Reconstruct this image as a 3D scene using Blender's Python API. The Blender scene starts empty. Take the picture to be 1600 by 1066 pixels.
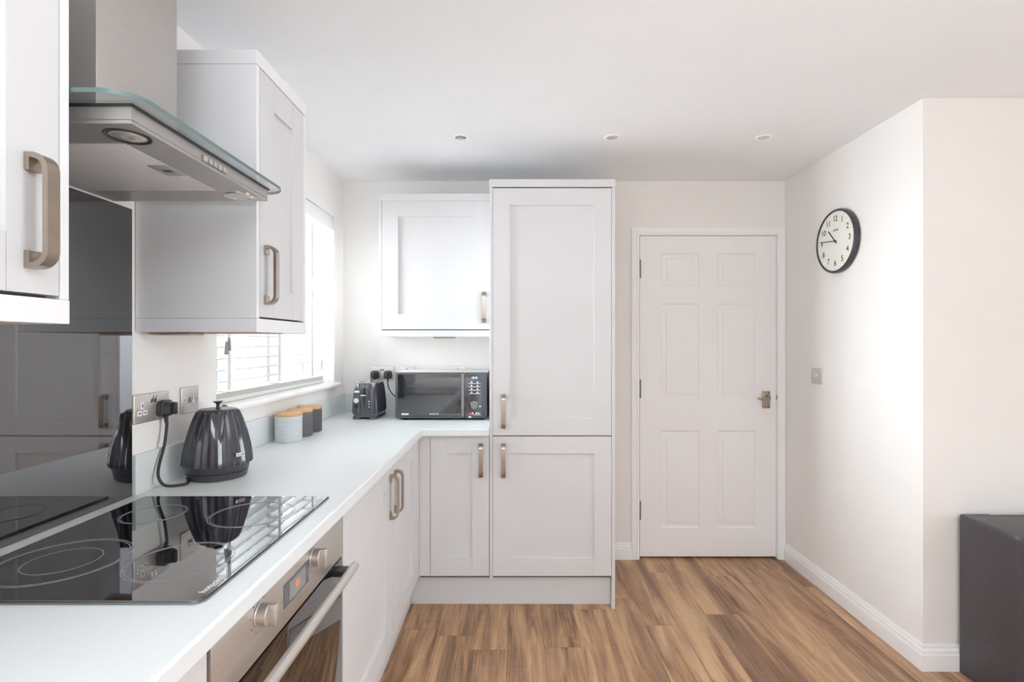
import bpy, bmesh, math, random
from mathutils import Vector, Matrix
random.seed(4)
C = bpy.context.scene.collection
PI = math.pi
S = bpy.context.scene

# ------------------------------------------------------------------ materials
def srgb(r, g, b):
    f = lambda c: (c/255/12.92) if c/255 <= 0.04045 else ((c/255+0.055)/1.055)**2.4
    return (f(r), f(g), f(b), 1)

def new_mat(name):
    m = bpy.data.materials.new(name); m.use_nodes = True
    nt = m.node_tree
    return m, nt, nt.nodes['Principled BSDF'], nt.nodes['Material Output']

def pm(name, col, rough=0.5, metal=0.0, var=0.04, scale=6.0, stretch=(1, 1, 1), bump=0.0, bscale=200.0, ior=1.5,
       spec=None, coat=0.0, aniso=0.0, emit=None, estr=0.0):
    """principled material whose colour is modulated by procedural noise"""
    m, nt, p, out = new_mat(name)
    tc = nt.nodes.new('ShaderNodeTexCoord'); mp = nt.nodes.new('ShaderNodeMapping')
    mp.inputs['Scale'].default_value = stretch
    nt.links.new(tc.outputs['Object'], mp.inputs['Vector'])
    no = nt.nodes.new('ShaderNodeTexNoise'); no.inputs['Scale'].default_value = scale; no.inputs['Detail'].default_value = 3
    nt.links.new(mp.outputs['Vector'], no.inputs['Vector'])
    r = nt.nodes.new('ShaderNodeValToRGB')
    lo = tuple(max(0, c*(1-var)) for c in col[:3])+(1,); hi = tuple(min(1, c*(1+var)) for c in col[:3])+(1,)
    r.color_ramp.elements[0].color = lo; r.color_ramp.elements[1].color = hi
    r.color_ramp.elements[0].position = .3; r.color_ramp.elements[1].position = .7
    nt.links.new(no.outputs['Fac'], r.inputs['Fac']); nt.links.new(r.outputs['Color'], p.inputs['Base Color'])
    p.inputs['Roughness'].default_value = rough; p.inputs['Metallic'].default_value = metal
    p.inputs['IOR'].default_value = ior
    if spec is not None: p.inputs['Specular IOR Level'].default_value = spec
    p.inputs['Coat Weight'].default_value = coat
    p.inputs['Anisotropic'].default_value = aniso
    if emit: 
        p.inputs['Emission Color'].default_value = emit; p.inputs['Emission Strength'].default_value = estr
    if bump > 0:
        n2 = nt.nodes.new('ShaderNodeTexNoise'); n2.inputs['Scale'].default_value = bscale; n2.inputs['Detail'].default_value = 2
        nt.links.new(mp.outputs['Vector'], n2.inputs['Vector'])
        b = nt.nodes.new('ShaderNodeBump'); b.inputs['Strength'].default_value = bump; b.inputs['Distance'].default_value = .002
        nt.links.new(n2.outputs['Fac'], b.inputs['Height']); nt.links.new(b.outputs['Normal'], p.inputs['Normal'])
    return m

M = {}
M['wall'] = pm('painted wall', srgb(242, 238, 234), .9, var=.012, bump=.08, bscale=120)
M['ceiling'] = pm('ceiling paint', srgb(243, 244, 246), .95, var=.01)
M['trim'] = pm('white gloss trim', srgb(247, 246, 246), .35, var=.008)
M['doorpaint'] = pm('white door paint', srgb(243, 241, 241), .42, var=.008, bump=.05, bscale=60, stretch=(30, 30, 2))
M['cab'] = pm('light grey satin cabinet', srgb(216, 215, 216), .45, var=.012)
M['cab_lifted'] = pm('cabinet grey lightened for dim sides', srgb(238, 238, 241), .5, var=.012)  # same cabinet grey, lightened in colour where little light falls
M['gap'] = pm('dark gap', srgb(70, 66, 66), .8)
M['under'] = pm('bare board underside', srgb(190, 150, 120), .7, var=.08, scale=12)
M['worktop'] = pm('white laminate worktop', srgb(230, 234, 235), .38, var=.012, scale=90)
M['upstand'] = pm('pale grey upstand', srgb(222, 227, 226), .4, var=.012, scale=90)
M['steel'] = pm('brushed stainless steel', srgb(206, 200, 194), .36, .78, var=.06, scale=8, stretch=(1, 1, 60), aniso=.4)
M['steelh'] = pm('brushed steel grained sideways', srgb(214, 208, 202), .34, .8, var=.06, scale=8, stretch=(60, 1, 60), aniso=.3)
M['hoodsteel'] = pm('hood steel', srgb(190, 185, 181), .38, .8, var=.05, scale=8, stretch=(60, 1, 60))
M['hinge'] = pm('dull hinge steel', srgb(128, 124, 122), .45, .6, var=.05)
M['nickel'] = pm('brushed nickel', srgb(170, 156, 142), .3, 1, var=.05, scale=40)
M['chrome'] = pm('chrome', srgb(225, 225, 228), .12, 1, var=.02)
M['bulb'] = pm('lamp reflector', srgb(235, 228, 220), .25, .8, var=.15, scale=60)
M['glassblack'] = pm('black glass', srgb(14, 13, 16), .02, var=.1, ior=2.9)
M['splash'] = pm('black splashback glass', srgb(16, 15, 18), .025, var=.1, ior=2.45)
M['ovenglass'] = pm('oven door glass', srgb(18, 15, 14), .02, var=.1, ior=2.3)
M['hobmark'] = pm('pale hob print', srgb(146, 143, 156), .3, var=.02)
M['black'] = pm('black plastic', srgb(38, 37, 40), .38, var=.06)
M['rubber'] = pm('black cable', srgb(24, 24, 26), .45, var=.05)
M['darkgloss'] = pm('charcoal gloss plastic', srgb(46, 47, 56), .13, var=.12, scale=30, coat=.3)
M['toastgloss'] = pm('charcoal pleated plastic', srgb(62, 63, 72), .17, var=.1, scale=30, spec=.6)
M['kettlebase'] = pm('dark grey base', srgb(52, 51, 54), .35, var=.04)
M['toastbase'] = pm('toaster base', srgb(92, 89, 91), .4, var=.04)
M['grey'] = pm('grey plastic', srgb(120, 120, 126), .4, var=.03)
M['micro'] = pm('microwave shell', srgb(70, 70, 76), .35, var=.04)
M['microtop_lit'] = pm('microwave top lightened against shadow', srgb(222, 218, 214), .4, .1, var=.03)  # top colour raised to offset the shadow of the wall cabinet
M['microglass'] = pm('microwave door glass', srgb(28, 29, 34), .04, var=.08, ior=1.9)
M['white'] = pm('white print', srgb(238, 238, 240), .5, var=.01)
M['dial'] = pm('clock dial paper', srgb(238, 237, 226), .6, var=.01)
M['ink'] = pm('black ink', srgb(50, 48, 50), .6, var=.02)
M['clockrim'] = pm('black clock rim', srgb(46, 42, 50), .35, var=.05)
M['valance'] = pm('white blind valance', srgb(246, 246, 244), .5, var=.006)
M['blind'] = pm('white slat greyed as shade', srgb(188, 189, 188), .5, var=.006)  # white slats greyed in colour so they read as shaded against bright window
M['tape'] = pm('blind tape', srgb(225, 224, 218), .8, var=.02)
M['upvc'] = pm('white window plastic', srgb(242, 243, 244), .35, var=.006)
M['can_light'] = pm('pale grey canister', srgb(205, 210, 212), .55, var=.02)
M['can_dark'] = pm('dark grey canister', srgb(96, 96, 100), .5, var=.03)
M['can_char'] = pm('charcoal canister', srgb(84, 82, 82), .5, var=.03)
M['led_blue'] = pm('blue digits', srgb(120, 150, 255), .5, emit=srgb(120, 160, 255), estr=4)
M['led_orange'] = pm('orange digits', srgb(255, 120, 60), .5, emit=srgb(235, 100, 50), estr=.55)
M['red'] = pm('red print', srgb(190, 70, 70), .5)
M['panel'] = pm('oven display glass', srgb(92, 90, 92), .12, var=.05)
M['panelin'] = pm('oven display window', srgb(140, 138, 138), .15, var=.05)
M['binmat'] = pm('black textured bin', srgb(58, 52, 56), .42, var=.12, scale=120, bump=.25, bscale=350)
M['outside'] = pm('outdoor paving', srgb(200, 195, 190), .9, var=.1, scale=3)

# wooden lids
def wood_lid():
    m, nt, p, o = new_mat('bamboo lid')
    tc = nt.nodes.new('ShaderNodeTexCoord'); mp = nt.nodes.new('ShaderNodeMapping'); mp.inputs['Scale'].default_value = (90, 6, 6)
    no = nt.nodes.new('ShaderNodeTexNoise'); no.inputs['Scale'].default_value = 3; no.inputs['Detail'].default_value = 4
    r = nt.nodes.new('ShaderNodeValToRGB'); r.color_ramp.elements[0].color = srgb(190, 135, 85); r.color_ramp.elements[1].color = srgb(226, 180, 130)
    nt.links.new(tc.outputs['Object'], mp.inputs['Vector']); nt.links.new(mp.outputs['Vector'], no.inputs['Vector'])
    nt.links.new(no.outputs['Fac'], r.inputs['Fac']); nt.links.new(r.outputs['Color'], p.inputs['Base Color'])
    p.inputs['Roughness'].default_value = .5
    return m
M['lid'] = wood_lid()

# plank floor
def floor_mat():
    m, nt, p, o = new_mat('wood plank floor')
    N = nt.nodes.new; L = nt.links.new
    tc = N('ShaderNodeTexCoord'); sp = N('ShaderNodeSeparateXYZ'); L(tc.outputs['Object'], sp.inputs[0])
    cb = N('ShaderNodeCombineXYZ'); L(sp.outputs['Y'], cb.inputs['X']); L(sp.outputs['X'], cb.inputs['Y'])
    mp = N('ShaderNodeMapping'); mp.inputs['Location'].default_value = (.35, .03, 0); L(cb.outputs[0], mp.inputs['Vector'])
    def mth(op, a_, b_=None, c_=None):
        n = N('ShaderNodeMath'); n.operation = op
        for k, q in enumerate((a_, b_, c_)):
            if q is None: continue
            if isinstance(q, (int, float)): n.inputs[k].default_value = q
            else: L(q, n.inputs[k])
        return n.outputs[0]
    xs = mth('DIVIDE', mth('ADD', sp.outputs['X'], .035), .162); row = mth('FLOOR', xs); fx = mth('FRACT', xs)
    wn = N('ShaderNodeTexWhiteNoise'); wn.noise_dimensions = '1D'; L(row, wn.inputs['W'])
    ys = mth('ADD', mth('DIVIDE', sp.outputs['Y'], 1.22), wn.outputs['Value']); col = mth('FLOOR', ys); fy = mth('FRACT', ys)
    w2 = N('ShaderNodeTexWhiteNoise'); w2.noise_dimensions = '2D'; cc = N('ShaderNodeCombineXYZ'); L(row, cc.inputs[0]); L(col, cc.inputs[1]); L(cc.outputs[0], w2.inputs['Vector'])
    rnd = w2.outputs['Value']
    ex = mth('MULTIPLY', mth('SUBTRACT', .5, mth('ABSOLUTE', mth('SUBTRACT', fx, .5))), .162)
    ey = mth('MULTIPLY', mth('SUBTRACT', .5, mth('ABSOLUTE', mth('SUBTRACT', fy, .5))), 1.22)
    joint = mth('LESS_THAN', mth('MINIMUM', ex, ey), .0009)
    mul = N('ShaderNodeVectorMath'); mul.operation = 'SCALE'; mul.inputs['Scale'].default_value = 37.0; L(w2.outputs['Color'], mul.inputs[0])
    add = N('ShaderNodeVectorMath'); add.operation = 'ADD'; L(cb.outputs[0], add.inputs[0]); L(mul.outputs[0], add.inputs[1])
    st = N('ShaderNodeMapping'); st.inputs['Scale'].default_value = (.75, 7.5, 1); L(add.outputs[0], st.inputs['Vector'])
    n1 = N('ShaderNodeTexNoise'); n1.inputs['Scale'].default_value = 1.5; n1.inputs['Detail'].default_value = 5; n1.inputs['Roughness'].default_value = .62; n1.inputs['Distortion'].default_value = .9
    L(st.outputs[0], n1.inputs['Vector'])
    st2 = N('ShaderNodeMapping'); st2.inputs['Scale'].default_value = (4, 95, 1); L(add.outputs[0], st2.inputs['Vector'])
    n2 = N('ShaderNodeTexNoise'); n2.inputs['Scale'].default_value = 1.2; n2.inputs['Detail'].default_value = 4; L(st2.outputs[0], n2.inputs['Vector'])
    # saw marks across
    st3 = N('ShaderNodeMapping'); st3.inputs['Scale'].default_value = (70, 5, 1); L(add.outputs[0], st3.inputs['Vector'])
    n3 = N('ShaderNodeTexNoise'); n3.inputs['Scale'].default_value = 1.2; n3.inputs['Detail'].default_value = 2; L(st3.outputs[0], n3.inputs['Vector'])
    ramp = N('ShaderNodeValToRGB'); e = ramp.color_ramp.elements
    e[0].position = .24; e[0].color = srgb(100, 69, 47)
    e[1].position = .80; e[1].color = srgb(208, 166, 124)
    x = e.new(.40); x.color = srgb(134, 96, 68)
    x = e.new(.52); x.color = srgb(163, 121, 87)
    x = e.new(.64); x.color = srgb(184, 141, 102)
    # fac = n1*.75 + plank*.12 + n2*.18
    a = N('ShaderNodeMath'); a.operation = 'MULTIPLY_ADD'; L(n1.outputs['Fac'], a.inputs[0]); a.inputs[1].default_value = 1.5; a.inputs[2].default_value = -.355
    b = N('ShaderNodeMath'); b.operation = 'MULTIPLY_ADD'; L(n2.outputs['Fac'], b.inputs[0]); b.inputs[1].default_value = .42; L(a.outputs[0], b.inputs[2])
    c = N('ShaderNodeMath'); c.operation = 'MULTIPLY_ADD'; L(rnd, c.inputs[0]); c.inputs[1].default_value = .13; L(b.outputs[0], c.inputs[2])
    d = N('ShaderNodeMath'); d.operation = 'MULTIPLY_ADD'; L(n3.outputs['Fac'], d.inputs[0]); d.inputs[1].default_value = .10; L(c.outputs[0], d.inputs[2])
    d2 = N('ShaderNodeMath'); d2.operation = 'SUBTRACT'; L(d.outputs[0], d2.inputs[0]); d2.inputs[1].default_value = .165
    L(d2.outputs[0], ramp.inputs['Fac'])
    # greyish tint patches
    mx = N('ShaderNodeMixRGB'); mx.blend_type = 'MIX'; L(ramp.outputs['Color'], mx.inputs['Color1']); mx.inputs['Color2'].default_value = srgb(150, 122, 98)
    gz = N('ShaderNodeTexNoise'); gz.inputs['Scale'].default_value = 2.2; L(st.outputs[0], gz.inputs['Vector'])
    gm = N('ShaderNodeMapRange'); gm.inputs['From Min'].default_value = .5; gm.inputs['From Max'].default_value = .75; gm.inputs['To Max'].default_value = .4
    L(gz.outputs['Fac'], gm.inputs['Value']); L(gm.outputs[0], mx.inputs['Fac'])
    m2 = N('ShaderNodeMixRGB'); m2.blend_type = 'MULTIPLY'; L(mx.outputs[0], m2.inputs['Color1']); m2.inputs['Color2'].default_value = (.55, .5, .45, 1)
    L(joint, m2.inputs['Fac'])
    L(m2.outputs[0], p.inputs['Base Color'])
    p.inputs['Roughness'].default_value = .42
    bp = N('ShaderNodeBump'); bp.inputs['Strength'].default_value = .12; bp.inputs['Distance'].default_value = .002
    L(n2.outputs['Fac'], bp.inputs['Height']); L(bp.outputs['Normal'], p.inputs['Normal'])
    return m
M['floor'] = floor_mat()

def clear_glass(name, tint, extra=.0):
    m, nt, p, o = new_mat(name); nt.nodes.remove(p)
    N = nt.nodes.new; L = nt.links.new
    t = N('ShaderNodeBsdfTransparent'); g = N('ShaderNodeBsdfGlossy'); g.inputs['Roughness'].default_value = .02
    tc = N('ShaderNodeTexCoord'); no = N('ShaderNodeTexNoise'); no.inputs['Scale'].default_value = 3; L(tc.outputs['Object'], no.inputs['Vector'])
    r = N('ShaderNodeValToRGB'); r.color_ramp.elements[0].color = tuple(c*.985 for c in tint[:3])+(1,); r.color_ramp.elements[1].color = tint
    L(no.outputs['Fac'], r.inputs['Fac']); L(r.outputs['Color'], t.inputs['Color'])
    f = N('ShaderNodeLayerWeight'); f.inputs['Blend'].default_value = .5
    pw = N('ShaderNodeMath'); pw.operation = 'POWER'; pw.inputs[1].default_value = 4.5; L(f.outputs['Facing'], pw.inputs[0])
    ad = N('ShaderNodeMath'); ad.operation = 'ADD'; ad.inputs[1].default_value = .03+extra; ad.use_clamp = True; L(pw.outputs[0], ad.inputs[0])
    mx = N('ShaderNodeMixShader'); L(t.outputs[0], mx.inputs[1]); L(g.outputs[0], mx.inputs[2]); L(ad.outputs[0], mx.inputs[0])
    L(mx.outputs[0], o.inputs['Surface'])
    return m
M['pane'] = clear_glass('window glass', (1, 1, 1, 1))
M['hoodglass'] = clear_glass('hood glass', (.90, .95, .94, 1))
M['glassedge'] = pm('green glass edge', srgb(92, 112, 112), .25, var=.1)

def filter_mat():
    m, nt, p, o = new_mat('aluminium mesh filter')
    N = nt.nodes.new; L = nt.links.new
    tc = N('ShaderNodeTexCoord'); mp = N('ShaderNodeMapping'); mp.inputs['Rotation'].default_value = (0, 0, .0); L(tc.outputs['Object'], mp.inputs[0])
    ck = N('ShaderNodeTexChecker'); ck.inputs['Scale'].default_value = 190
    mp.inputs['Rotation'].default_value = (0, 0, PI/4); L(mp.outputs[0], ck.inputs['Vector'])
    ck.inputs['Color1'].default_value = srgb(250, 250, 250); ck.inputs['Color2'].default_value = srgb(165, 163, 165)
    L(ck.outputs['Color'], p.inputs['Base Color']); p.inputs['Metallic'].default_value = .0; p.inputs['Roughness'].default_value = .5
    return m
M['filter'] = filter_mat()

# ------------------------------------------------------------------ mesh helpers
def merge(dst, src):
    me = bpy.data.meshes.new('tmp'); src.to_mesh(me); src.free(); dst.from_mesh(me); bpy.data.meshes.remove(me)

def box(bm, x0, x1, y0, y1, z0, z1, bev=0.0, seg=2, mi=0):
    t = bmesh.new()
    bmesh.ops.create_cube(t, size=1)
    for v in t.verts:
        v.co = Vector(((x0+x1)/2+v.co.x*(x1-x0), (y0+y1)/2+v.co.y*(y1-y0), (z0+z1)/2+v.co.z*(z1-z0)))
    if bev > 0: bmesh.ops.bevel(t, geom=list(t.edges), offset=bev, segments=seg, profile=.5, affect='EDGES')
    for f in t.faces: f.material_index = mi
    merge(bm, t)

def nbox(*a, **k):
    bm = bmesh.new(); box(bm, *a, **k); return bm

def lathe(bm, prof, cx=0, cy=0, n=48, mi=0, rf=None):
    """profile [(r,z)] round the z axis; rf(theta, i) scales the radius"""
    rings = []
    for i, (r, z) in enumerate(prof):
        if r < 1e-6: rings.append([bm.verts.new((cx, cy, z))])
        else:
            ring = []
            for k in range(n):
                a = 2*PI*k/n; rr = r if rf is None else rf(a, r, z)
                ring.append(bm.verts.new((cx+rr*math.cos(a), cy+rr*math.sin(a), z)))
            rings.append(ring)
    for a, b in zip(rings, rings[1:]):
        if len(a) == 1 and len(b) == 1: continue
        for k in range(n):
            k2 = (k+1) % n
            if len(a) == 1: f = bm.faces.new((a[0], b[k2], b[k]))
            elif len(b) == 1: f = bm.faces.new((a[k], a[k2], b[0]))
            else: f = bm.faces.new((a[k], a[k2], b[k2], b[k]))
            f.material_index = mi
    return rings

def loft(bm, rings, cap0=True, cap1=True, mi=0):
    vs = [[bm.verts.new(p) for p in r] for r in rings]
    n = len(vs[0])
    for a, b in zip(vs, vs[1:]):
        for k in range(n):
            f = bm.faces.new((a[k], a[(k+1) % n], b[(k+1) % n], b[k])); f.material_index = mi
    if cap0: bm.faces.new(list(reversed(vs[0]))).material_index = mi
    if cap1: bm.faces.new(vs[-1]).material_index = mi
    return vs

def prism(bm, pts, z0, z1, mi=0, mi_side=None):
    a = [bm.verts.new((x, y, z0)) for x, y in pts]; b = [bm.verts.new((x, y, z1)) for x, y in pts]
    n = len(pts)
    bm.faces.new(list(reversed(a))).material_index = mi; bm.faces.new(b).material_index = mi
    for k in range(n):
        bm.faces.new((a[k], a[(k+1) % n], b[(k+1) % n], b[k])).material_index = mi if mi_side is None else mi_side

def rrect(x0, x1, y0, y1, r, seg=6):
    if isinstance(r, (int, float)): r = (r,)*4
    pts = []
    for (cx, cy, a0, rr) in ((x1, y1, 0, r[0]), (x0, y1, PI/2, r[1]), (x0, y0, PI, r[2]), (x1, y0, 1.5*PI, r[3])):
        sx = -1 if cx == x1 else 1; sy = -1 if cy == y1 else 1
        if rr <= 0: pts.append((cx, cy)); continue
        for k in range(seg+1):
            a = a0+PI/2*k/seg
            pts.append((cx+sx*rr+rr*math.cos(a), cy+sy*rr+rr*math.sin(a)))
    return pts

def tube(bm, pts, r, n=10, sub=8):
    P = [Vector(p) for p in pts]
    if sub > 1:
        Q = []
        for i in range(len(P)-1):
            p0 = P[max(i-1, 0)]; p1 = P[i]; p2 = P[i+1]; p3 = P[min(i+2, len(P)-1)]
            for k in range(sub):
                t = k/sub
                Q.append(.5*((2*p1)+(-p0+p2)*t+(2*p0-5*p1+4*p2-p3)*t*t+(-p0+3*p1-3*p2+p3)*t**3))
        Q.append(P[-1]); P = Q
    rings = []; up = Vector((0.13, .21, 1)).normalized()
    for i, p in enumerate(P):
        d = (P[min(i+1, len(P)-1)]-P[max(i-1, 0)]).normalized()
        a = d.cross(up)
        if a.length < 1e-3: a = d.cross(Vector((1, 0, 0)))
        a.normalize(); b = a.cross(d).normalized()
        rr = r(i/(len(P)-1)) if callable(r) else r
        rings.append([p+rr*(math.cos(2*PI*k/n)*a+math.sin(2*PI*k/n)*b) for k in range(n)])
    loft(bm, rings)

def strap(bm, path, t, w):
    """flat strap: path [(n,v)] in the n-v plane, thickness t, width w along u.  local axes (u,v,n)"""
    P = [Vector((a, b)) for a, b in path]; L_, R_ = [], []
    for i, p in enumerate(P):
        d0 = (P[i]-P[i-1]).normalized() if i > 0 else None
        d1 = (P[i+1]-P[i]).normalized() if i < len(P)-1 else None
        if d0 is None: d0 = d1
        if d1 is None: d1 = d0
        n0 = Vector((-d0.y, d0.x)); n1 = Vector((-d1.y, d1.x)); m = (n0+n1).normalized()
        k = (t/2)/max(.3, m.dot(n0))
        L_.append(p+m*k); R_.append(p-m*k)
    def rg(a, b): return [(-w/2, a.y, a.x), (w/2, a.y, a.x), (w/2, b.y, b.x), (-w/2, b.y, b.x)]
    loft(bm, [rg(a, b) for a, b in zip(L_, R_)])

def heightslab(bm, us, vs, depth, T, mi=0):
    """slab in local (u,v,n): front faces at n=-depth(i,j), back at n=-T"""
    nu, nv = len(us)-1, len(vs)-1
    D = [[depth(i, j) for j in range(nv)] for i in range(nu)]
    cache = {}
    def V(u, v, n):
        k = (round(u, 6), round(v, 6), round(n, 6))
        if k not in cache: cache[k] = bm.verts.new((u, v, n))
        return cache[k]
    def F(*p):
        q = [V(*x) for x in p]
        try: bm.faces.new(q).material_index = mi
        except ValueError: pass
    for i in range(nu):
        for j in range(nv):
            n = -D[i][j]
            F((us[i], vs[j], n), (us[i+1], vs[j], n), (us[i+1], vs[j+1], n), (us[i], vs[j+1], n))
            F((us[i], vs[j], -T), (us[i], vs[j+1], -T), (us[i+1], vs[j+1], -T), (us[i+1], vs[j], -T))
            for (di, dj, a, b) in ((1, 0, (us[i+1], vs[j]), (us[i+1], vs[j+1])), (0, 1, (us[i+1], vs[j+1]), (us[i], vs[j+1])),
                                   (-1, 0, (us[i], vs[j+1]), (us[i], vs[j])), (0, -1, (us[i], vs[j]), (us[i+1], vs[j]))):
                ii, jj = i+di, j+dj
                n2 = -D[ii][jj] if 0 <= ii < nu and 0 <= jj < nv else -T
                if n2 < n-1e-7: F((*a, n), (*a, n2), (*b, n2), (*b, n))

def shaker(bm, W, H, fl, fr=None, ft=None, fb=None, T=.02, dep=.0105):
    fr = fl if fr is None else fr; ft = fl if ft is None else ft; fb = ft if fb is None else fb
    g = .0012
    us = [0, fl-g, fl, W-fr, W-fr+g, W]; vs = [0, fb, H-ft, H]
    def d(i, j):
        if i in (1, 3) and j in (0, 2): return .0012
        if i == 2 and j == 1: return dep
        return 0
    heightslab(bm, us, vs, d, T)

def frame(origin, side):
    """matrix of local (u,v,n): 'B' faces the camera (-y), 'L' faces +x, 'R' faces -x"""
    c = {'B': ((1, 0, 0), (0, 0, 1), (0, -1, 0)), 'L': ((0, 1, 0), (0, 0, 1), (1, 0, 0)), 'R': ((0, -1, 0), (0, 0, 1), (-1, 0, 0)),
         'D': ((1, 0, 0), (0, -1, 0), (0, 0, -1)), 'U': ((1, 0, 0), (0, 1, 0), (0, 0, 1))}[side]
    m = Matrix.Identity(4)
    for k in range(3):
        for r in range(3): m[r][k] = c[k][r]
    m.translation = Vector(origin)
    return m

def tx(bm, m): bm.transform(m); return bm

def text_into(bm, s, size, m, ext=.0003, align='CENTER', mi=0, sx=1.0, off=0.0):
    cu = bpy.data.curves.new('t', 'FONT'); cu.body = s; cu.size = size; cu.extrude = ext; cu.align_x = align; cu.align_y = 'CENTER'; cu.offset = off
    o = bpy.data.objects.new('t', cu); C.objects.link(o)
    dg = bpy.context.evaluated_depsgraph_get()
    me = bpy.data.meshes.new_from_object(o.evaluated_get(dg))
    me.transform(m @ Matrix.Diagonal((sx, 1, 1, 1)))
    t = bmesh.new(); t.from_mesh(me)
    for f in t.faces: f.material_index = mi
    merge(bm, t)
    bpy.data.objects.remove(o); bpy.data.curves.remove(cu); bpy.data.meshes.remove(me)

# ------------------------------------------------------------------ object helpers
def wloc(o):
    p = Vector((0, 0, 0))
    while o is not None: p += o.location; o = o.parent
    return p

def obj(name, bm, mats, parent=None, label=None, smooth=35, origin=None):
    """link bm (world coordinates) as one mesh object"""
    me = bpy.data.meshes.new(name)
    bmesh.ops.recalc_face_normals(bm, faces=list(bm.faces))
    org = wloc(parent) if parent is not None else Vector(origin if origin else (0, 0, 0))
    bmesh.ops.translate(bm, verts=list(bm.verts), vec=-org)
    bm.to_mesh(me); bm.free()
    if not isinstance(mats, (list, tuple)): mats = [mats]
    for m in mats: me.materials.append(M[m] if isinstance(m, str) else m)
    if smooth:
        me.polygons.foreach_set('use_smooth', [True]*len(me.polygons)); me.set_sharp_from_angle(angle=math.radians(smooth))
    o = bpy.data.objects.new(name, me); C.objects.link(o)
    if parent is not None: o.parent = parent
    elif origin: o.location = org
    if label: o['label'] = label
    return o

def thing(name, label, cat, loc, group=None):
    o = bpy.data.objects.new(name, None); C.objects.link(o); o.empty_display_size = .1
    o.location = loc; o['label'] = label; o['category'] = cat
    if group: o['group'] = group
    return o

def tag(o, label, cat, group=None):
    o['label'] = label; o['category'] = cat
    if group: o['group'] = group
    return o

def struct(name, bm, mats, parent=None, label=None, cat=None):
    o = obj(name, bm, mats, parent)
    if parent is None: o['kind'] = 'structure'
    if label: o['label'] = label
    if cat: o['category'] = cat
    return o

def dup(root, loc, label, mats=None):
    r = root.copy(); C.objects.link(r); r.location = loc; r['label'] = label
    for ch in list(root.children):
        c = ch.copy(); C.objects.link(c); c.parent = r
        if mats and ch.name.split('.')[0] in mats:
            c.data = ch.data.copy(); c.data.materials[0] = M[mats[ch.name.split('.')[0]]]
        for g in ch.children:
            d = g.copy(); C.objects.link(d); d.parent = c
    return r

# ------------------------------------------------------------------ measurements (metres; camera at the origin looking along +y)
YB, XL, XR, ZC = 3.186, -1.063, 1.668, 2.336
YC = 2.107                      # wall turning to the right
XO, YR = 3.5, -3.2

# ------------------------------------------------------------------ the room
struct('floor', nbox(XL-.4, XO+.3, YR-.3, YB+.3, -.12, 0), 'floor', label='wood plank floor running away from the camera', cat='floor')
struct('ceiling', nbox(XL-.4, XO+.3, YR-.3, YB+.3, ZC, ZC+.12), 'ceiling', label='plain white ceiling', cat='ceiling')
WY0, WY1, WZ0, WZ1 = 1.8325, 3.024, 1.078, 2.075      # window hole
bm = bmesh.new()
box(bm, XL-.3, XL, YR-.3, WY0, 0, ZC); box(bm, XL-.3, XL, WY1, YB+.3, 0, ZC)
box(bm, XL-.3, XL, WY0, WY1, 0, WZ0); box(bm, XL-.3, XL, WY0, WY1, WZ1, ZC)
struct('wall_left', bm, 'wall', label='off-white wall with the window above the worktop', cat='wall')
DX0, DX1, DZ = .7717, 1.614, 1.997                    # door leaf
bm = bmesh.new()
box(bm, XL, DX0-.03, YB, YB+.25, 0, ZC); box(bm, DX1+.03, XR, YB, YB+.25, 0, ZC); box(bm, DX0-.03, DX1+.03, YB, YB+.25, DZ+.03, ZC)
box(bm, DX0-.03, DX1+.03, YB+.2, YB+.25, 0, DZ+.03)
struct('wall_back', bm, 'wall', label='off-white wall holding the white door', cat='wall')
struct('wall_right', nbox(XR, XR+.14, YC, YB+.25, 0, ZC), 'wall', label='off-white wall with the round clock', cat='wall')
struct('wall_corner', nbox(XR+.14, XO, YC, YC+.14, 0, ZC), 'wall', label='off-white wall behind the black bin', cat='wall')
SY0, SY1, SZ0, SZ1 = .1, 1.4, .05, 2.1  # unseen side opening, added so fill light reaches the left wall
bm = bmesh.new()
box(bm, XO, XO+.2, YR, SY0, 0, ZC); box(bm, XO, XO+.2, SY1, YC+.14, 0, ZC); box(bm, XO, XO+.2, SY0, SY1, 0, SZ0); box(bm, XO, XO+.2, SY0, SY1, SZ1, ZC)
struct('wall_outer', bm, 'wall')
bm = bmesh.new()
for a, b in ((SY0, SY0+.07), ((SY0+SY1)/2-.05, (SY0+SY1)/2+.05), (SY1-.07, SY1)): box(bm, XO+.07, XO+.14, a, b, SZ0, SZ1, .004)
for a, b in ((SZ0, SZ0+.07), (SZ1-.07, SZ1)): box(bm, XO+.07, XO+.14, SY0+.07, SY1-.07, a, b, .004)
w3 = struct('added_side_window', bm, 'upvc')  # frame of the added opening, out of view
obj('pane', nbox(XO+.10, XO+.104, SY0+.07, SY1-.07, SZ0+.07, SZ1-.07), 'pane', w3)
bm = bmesh.new()
RX0, RX1, RZ0, RZ1 = -.75, 1.65, 0.1, 2.15
box(bm, XL, RX0, YR-.2, YR, 0, ZC); box(bm, RX1, XO, YR-.2, YR, 0, ZC); box(bm, RX0, RX1, YR-.2, YR, 0, RZ0); box(bm, RX0, RX1, YR-.2, YR, RZ1, ZC)
struct('wall_rear', bm, 'wall')
bm = bmesh.new()
for a, b in ((RX0, RX0+.07), ((RX0+RX1)/2-.05, (RX0+RX1)/2+.05), (RX1-.07, RX1)): box(bm, a, b, YR-.14, YR-.07, RZ0, RZ1, .004)
for a, b in ((RZ0, RZ0+.07), (RZ1-.07, RZ1)): box(bm, RX0+.07, RX1-.07, YR-.14, YR-.07, a, b, .004)
w2 = struct('window_2', bm, 'upvc')
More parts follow.
